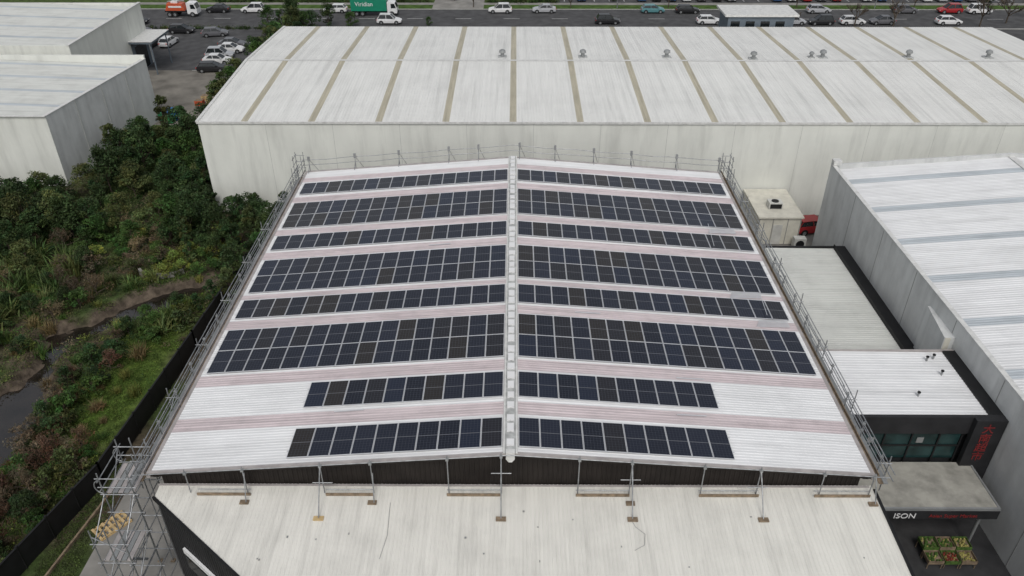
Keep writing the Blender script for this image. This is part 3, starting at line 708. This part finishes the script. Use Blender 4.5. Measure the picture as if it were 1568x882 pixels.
# ------------------------------------------------------------ vegetation
npr=np.random.default_rng(5)
def leafquads(C,size,aspect,upbias=.6):
    n=len(C); u=npr.normal(size=(n,3)); w=npr.normal(size=(n,3)); w[:,2]=np.abs(w[:,2])+upbias
    w/=np.linalg.norm(w,axis=1)[:,None]; u-=w*(u*w).sum(1)[:,None]; u/=np.linalg.norm(u,axis=1)[:,None]; v=np.cross(w,u)
    s=(size*npr.uniform(.6,1.4,n))[:,None]
    return np.stack([C-u*s,C-v*s*aspect,C+u*s,C+v*s*aspect],1)
def plantmesh(name,seed,h,r,base,nclump,nleaf,leaf,aspect=.5,trunk=True,low=.15,vary=.4,columnar=1.0,mat=None):
    rr=random.Random(seed); b=MB()
    cl=[]
    for k in range(nclump):
        a=rr.uniform(0,6.283); zf=rr.random()**.8; rad=r*math.sqrt(max(.05,1-(zf*1.0)**2.2*columnar))*math.sqrt(rr.random())*.95
        z=h*(low+(1-low)*zf*.92); cl.append((rad*math.cos(a)*rr.uniform(.75,1.15),rad*math.sin(a),z,rr.uniform(.5,1.0)*r*.38))
    if trunk:
        b.beam((0,0,-.1),(0,0,h*.55),.05*h*.35+.03,m_bark,7,.03)
        for c in cl[:10]: b.beam((0,0,min(c[2]*.5,h*.5)),(c[0],c[1],c[2]),.045,m_bark,5,.015)
    nb=len(b.v); cb=[(1,1,1,1)]*nb
    Q=[];CQ=[]
    for c in cl:
        n=int(nleaf*rr.uniform(.6,1.3)); d=npr.normal(size=(n,3)); d/=np.linalg.norm(d,axis=1)[:,None]
        d*= (npr.uniform(.35,1,n)**.5)[:,None]*c[3]; d[:,2]*=.75
        C=d+np.array(c[:3]); C[:,2]=np.maximum(C[:,2],.03); Q.append(leafquads(C,leaf,aspect))
        t=rr.uniform(1-vary,1+vary); yl=rr.uniform(-.15,.25)
        col=np.array(base)[None,:]*(t*npr.uniform(.75,1.25,n))[:,None]; col[:,0]*=1+yl; col[:,2]*=1-yl*.5
        CQ.append(np.repeat(np.concatenate([col,np.ones((n,1))],1),4,axis=0))
    Q=np.concatenate(Q).reshape(-1,3); CQ=np.concatenate(CQ)
    nq=len(Q)//4
    verts=b.v+Q.tolist(); fc=b.f+[(nb+4*i,nb+4*i+1,nb+4*i+2,nb+4*i+3) for i in range(nq)]
    me=bpy.data.meshes.new(name); me.from_pydata(verts,[],fc); me.materials.append(m_bark); me.materials.append(mat or m_leaf)
    me.polygons.foreach_set('material_index',[0]*len(b.f)+[1]*nq)
    ca=me.color_attributes.new('Col','FLOAT_COLOR','POINT'); ca.data.foreach_set('color',np.concatenate([np.array(cb).reshape(-1,4),CQ]).ravel() if nb else CQ.ravel())
    return me
DG=(.042,.076,.025); OL=(.088,.112,.038); YG=(.19,.23,.048); RB=(.115,.065,.042); BR=(.135,.108,.072); BG=(.058,.118,.028); TA=(.21,.17,.105)
trees=[plantmesh('tree',i,4.6,2.0,c,36,84,.125) for i,c in enumerate((DG,DG,BG,OL))]
colum=[plantmesh('tree',20+i,5,1.2,c,30,84,.12,columnar=.9) for i,c in enumerate((DG,OL))]
shrubs=[plantmesh('shrub',40+i,2,1.3,c,20,60,.10,low=.1) for i,c in enumerate((DG,BG,OL,YG,OL))]
ygs=[plantmesh('shrub',50+i,1.3,1.0,c,18,60,.08,aspect=.35,low=.1) for i,c in enumerate((YG,BG))]
rshrubs=[plantmesh('red_shrub',60+i,1.8,1.1,c,18,50,.08,aspect=.3,low=.1) for i,c in enumerate((RB,BR))]
twigs=[plantmesh('dry_shrub',70+i,1.8,1.3,c,18,60,.12,aspect=.12,low=.05) for i,c in enumerate((BR,TA))]
def bladesmesh(name,seed,n,L,w,base,droop=.9,spread=.35):
    rr=random.Random(seed); V=[];F=[];C=[]
    for k in range(n):
        a=rr.uniform(0,6.283); l=L*rr.uniform(.6,1.1); ox,oy=rr.gauss(0,spread),rr.gauss(0,spread); t0=rr.uniform(.15,.9)
        ca_,sa=math.cos(a),math.sin(a); pr_=0;z=0; i=len(V); q=rr.uniform(.6,1.5); yl=rr.uniform(-.1,.3)
        for j in range(5):
            ww=w*(1,1.1,.9,.6,.08)[j]
            V.append((ox+ca_*pr_-sa*ww,oy+sa*pr_+ca_*ww,z)); V.append((ox+ca_*pr_+sa*ww,oy+sa*pr_-ca_*ww,z))
            C+= [(base[0]*q*(1+yl),base[1]*q,base[2]*q,1)]*2
            ang=1.45-t0*.5-(droop*t0*j*.42); pr_+=math.cos(ang)*l/4; z+=math.sin(ang)*l/4; z=max(z,.02)
        for j in range(4): F.append((i+2*j,i+2*j+1,i+2*j+3,i+2*j+2))
    me=bpy.data.meshes.new(name); me.from_pydata(V,[],F); me.materials.append(m_leaf)
    ca=me.color_attributes.new('Col','FLOAT_COLOR','POINT'); ca.data.foreach_set('color',[c for cc in C for c in cc]); return me
flax=[bladesmesh('flax_bush',80+i,90,2.2,.065,c) for i,c in enumerate(((.085,.14,.04),(.13,.17,.055)))]
sedge=[bladesmesh('sedge_tuft',90+i,130,1.0,.022,c,spread=.2) for i,c in enumerate(((.17,.20,.05),(.18,.145,.07),(.09,.15,.035)))]
def put(me,name,x,y,s,sz=None):
    o=bpy.data.objects.new(name,me); COL.objects.link(o); o.location=(x,y,gh(x,y)-.03); o.rotation_euler=(R.uniform(-.06,.06),R.uniform(-.06,.06),R.uniform(0,6.28)); sz=sz or s*R.uniform(.8,1.3); o.scale=(s,s,sz)
def zone(n,x0,x1,y0,y1,lst,name,s0,s1,cond=lambda x,y:True,mind=1.2):
    c=0;t=0; loc=[]
    while c<n and t<n*12:
        t+=1; x=R.uniform(x0,x1); y=R.uniform(y0,y1)
        if not cond(x,y) or any((x-a)**2+(y-b_)**2<mind*mind for a,b_ in loc): continue
        loc.append((x,y)); put(R.choice(lst),name,x,y,R.uniform(s0,s1)); c+=1
dry=lambda x,y: sdm(x,y)>1.1 and sdm(x-.3,y+1.5)>.7
inB=lambda x,y: not(x<-45.5 and y>76.5)
nf=lambda x,y: x< (-24.2 if y>49 else -26.3)-1.0
gclear=lambda x,y: not(-30.4<x<-27.3 and 38<y<49)
zone(26,-46.0,-32,76,90,trees,'tree',.7,1.05,inB,2.1)
zone(12,-37.5,-32,86,98,trees,'tree',.75,1.05,lambda x,y:True,2.0)
zone(5,-47,-41,84,92,colum,'tree',.8,1.0,lambda x,y:x>-46.5+(y-84)*.1,2.0)
zone(36,-60,-31,66,76,trees+colum[:1],'tree',.55,.9,inB,2.1)
zone(22,-33,-20.5,65.0,71,colum[:1]+trees[:2],'tree',.6,.85,lambda x,y:True,1.5)
zone(28,-40.5,-36.5,95,142,trees+colum,'tree',.75,1.1,lambda x,y:True,1.5)
zone(26,-31,-21.5,55,66,trees[:3]+colum,'tree',.5,.8,lambda x,y:sdm(x,y)>2 and x<-22.8,1.7)
zone(24,-58,-31,60,67,trees+shrubs,'tree',.5,.8,lambda x,y:math.hypot(x+32,y-60)>3,2.0)
zone(10,-58,-43,63,70,trees[:2],'tree',.8,1.0,dry,2.2)
zone(14,-50,-37.5,42,60,trees[:2]+trees[3:],'tree',.38,.58,lambda x,y:sdm(x,y)>2.4 and sdm(x,y+2.5)>1,2.2)
zone(6,-31.5,-27.8,50,55,trees[:3],'tree',.35,.5,lambda x,y:sdm(x,y)>1.6,1.6)
zone(50,-62,-26,46,66,shrubs,'shrub',.5,1.15,lambda x,y:dry(x,y) and nf(x,y) and gclear(x,y),1.3)
zone(16,-33,-27,54,63,ygs,'shrub',.8,1.3,lambda x,y:dry(x,y) and nf(x,y),1.1)
zone(16,-44,-32,44,56,ygs+shrubs[:2],'shrub',.5,.9,lambda x,y:dry(x,y),1.3)
zone(24,-50,-31,50,68,twigs+rshrubs[1:],'dry_shrub',.8,1.4,lambda x,y:dry(x,y),1.4)
zone(30,-50,-39,51,63,flax,'flax_bush',.7,1.1,dry,1.4)
zone(8,-36,-27,50,60,flax,'flax_bush',.5,.8,lambda x,y:dry(x,y) and nf(x,y),1.2)
zone(130,-50,-27.3,34,60,sedge,'sedge_tuft',.5,1.2,lambda x,y:sdm(x,y)>.15 and nf(x,y),.7)
zone(8,-34.5,-28.5,25,34,trees[:2]+trees[3:],'tree',.4,.6,lambda x,y:dry(x,y) and x<-28-max(0,35-y)*.25,1.8)
zone(30,-36,-27.5,24,36,shrubs+twigs,'shrub',.5,1.0,lambda x,y:dry(x,y) and x<-26.3-max(0,35-y)*.25-1.0,1.1)
zone(16,-32.5,-28,36,44,shrubs+twigs,'shrub',.4,.9,lambda x,y:dry(x,y) and gclear(x,y),1.1)
zone(26,-33.5,-28,27,42,rshrubs,'red_shrub',.7,1.15,lambda x,y:sdm(x,y)>1.0 and gclear(x,y) and x<-26.8-max(0,35-y)*.25-1.0,1.1)
zone(10,-33.2,-30.5,42,50,rshrubs+shrubs[:2],'shrub',.5,.95,lambda x,y:dry(x,y) and nf(x,y),1.2)
zone(40,-75,-50,25,66,shrubs+trees[3:],'shrub',.6,1.2,dry,2.2)
def mass(name,n,x0,x1,y0,y1,cond,cols_,leaf,per,rad,hgt):
    Q=[];CQ=[];c=0
    while c<n:
        x=R.uniform(x0,x1);y=R.uniform(y0,y1)
        if not cond(x,y): continue
        c+=1; z=gh(x,y); m=int(per*R.uniform(.5,1.4)); r_=rad*R.uniform(.5,1.4); C=npr.normal(size=(m,3))*np.array([r_*.5,r_*.5,hgt*.5]); C[:,2]=np.abs(C[:,2]); C+=np.array([x,y,z])
        Q.append(leafquads(C,leaf,.45)); base=np.array(R.choice(cols_))*R.uniform(.6,1.3)
        CQ.append(np.repeat(np.concatenate([base[None,:]*npr.uniform(.7,1.3,m)[:,None],np.ones((m,1))],1),4,axis=0))
    Q=np.concatenate(Q).reshape(-1,3);CQ=np.concatenate(CQ); nq=len(Q)//4
    me=bpy.data.meshes.new(name); me.from_pydata(Q.tolist(),[],[(4*i,4*i+1,4*i+2,4*i+3) for i in range(nq)]); me.materials.append(m_leafm)
    ca=me.color_attributes.new('Col','FLOAT_COLOR','POINT'); ca.data.foreach_set('color',CQ.ravel()); o=bpy.data.objects.new(name,me); COL.objects.link(o)
mass('undergrowth_foliage',1400,-60,-25.5,24,76,lambda x,y:sdm(x,y)>.7 and gclear(x,y) and x<(-24.8 if y>49 else -27.2-(max(0,35-y))*.25),[DG,OL,BG,YG,BR,TA,BG,OL,DG],.08,55,.7,.4)
mass('undergrowth_foliage',380,-60,-31.5,66,94,inB,[DG,OL,BG],.11,60,1.0,.7)
mass('grass',1100,-33,-25.6,34,60,lambda x,y:sdm(x,y)>.7 and nf(x,y) ,[(.10,.17,.027),(.13,.18,.036),(.08,.13,.027)],.06,40,.6,.12)
mass('grass',1000,-50,-32,36,64,lambda x,y:sdm(x,y)>.5 ,[(.11,.145,.038),(.14,.13,.058),(.072,.12,.03)],.07,40,.6,.15)
mass('grass',300,-33,-28,24,36,lambda x,y:x<-26.8-max(0,35-y)*.25,[(.09,.16,.027),(.11,.145,.036)],.06,40,.6,.12)
mass('grass',500,-27.0,-23.9,27,50,lambda x,y:-26.3-(max(0,35-y))*.25< x-.3 and x< -24.9 and y<37,[(.09,.13,.035),(.07,.09,.035)],.05,30,.3,.1)
for x,y,s in ((-43.5,141.5,.8),(-40,143.6,.9),(-36,142.5,.8),(-33.5,144,.8),(-29.5,144.5,.7),(-15.5,145,.35),(20,163,.6),(-48,163,.8),(-12,163.4,.6),(-20,163.5,.7),(7,163,.5),(43,163,.5),(92,158,.5)):
    put(R.choice(trees),'tree',x,y,s)
def baretree(seed):
    rr=random.Random(seed); b=MB()
    def br(p,d,l,r,lv):
        q=p+d*l; b.beam(p,q,r,m_bark,5,r*.65)
        if lv==0: return
        for k in range(4 if lv>1 else 5):
            nd=(d+Vector((rr.gauss(0,.5),rr.gauss(0,.5),rr.uniform(-.05,.4)))).normalized(); br(p+d*l*rr.uniform(.6,1),nd,l*rr.uniform(.55,.8),r*.6,lv-1)
    br(Vector((0,0,-.1)),Vector((0,0,1)),1.9,.14,4); return b
bt=[baretree(i).obj('bare_tree',loc=(61.5+i*7,144.8,0)).data for i in range(2)]
for x,y,s in ((90,147,1.1),(84,144.6,1.1),(96,150,1.2),(50,145,.8),(11,158,.8),(-8,158.2,.8),(30,158,.8),(55,158,.9),(78,158.3,.8)): put(bt[int(x)%2],'bare_tree',x,y,s)
mass('hedge',260,-60,9,161.9,163.5,lambda x,y:not(-17<x<-5),[DG,BG,OL],.14,60,.7,.8)
mass('hedge',120,-80,-36,142.3,143.2,lambda x,y:True,[DG,OL],.12,50,.5,.5)
for x in (-30,20,70):
    b=MB(); b.beam((0,0,0),(0,0,8),.09,m_galv,8,.05); b.beam((0,0,8),(0,-1.6,8.3),.04,m_galv); b.box(-.12,.12,-2.2,-1.5,8.25,8.36,m_vent); b.obj('street_lamp',loc=(x,157.5,.06))
# ------------------------------------------------------------ light
w=bpy.data.worlds.new('World'); scene.world=w; w.use_nodes=True; N=w.node_tree.nodes; L=w.node_tree.links
AZ=178; EL=52
sky=N.new('ShaderNodeTexSky'); sky.sky_type='NISHITA'; sky.sun_disc=False; sky.sun_elevation=math.radians(EL); sky.sun_rotation=math.radians(AZ); sky.dust_density=3; sky.air_density=1.2
hs=N.new('ShaderNodeHueSaturation'); hs.inputs['Saturation'].default_value=.28
L.new(sky.outputs[0],hs.inputs['Color']); L.new(hs.outputs[0],N['Background'].inputs['Color']); N['Background'].inputs['Strength'].default_value=.12
sl=bpy.data.lights.new('sun','SUN'); sl.energy=1.1; sl.angle=math.radians(22); sl.color=(1,.97,.93)
so=bpy.data.objects.new('sun',sl); COL.objects.link(so)
el=math.radians(EL); az=math.radians(AZ)
d=Vector((math.sin(az)*math.cos(el),math.cos(az)*math.cos(el),math.sin(el))); so.rotation_euler=d.to_track_quat('Z','Y').to_euler()
cam=bpy.data.cameras.new('camera'); co=bpy.data.objects.new('camera',cam); COL.objects.link(co)
co.location=(.2,0,38); co.rotation_euler=(math.radians(90-33.2),0,math.radians(.24)); cam.sensor_width=36; cam.lens=27.55; cam.clip_end=4000; cam.clip_start=.5
scene.camera=co
scene.view_settings.view_transform='Standard'; scene.view_settings.look='None'; scene.view_settings.exposure=0
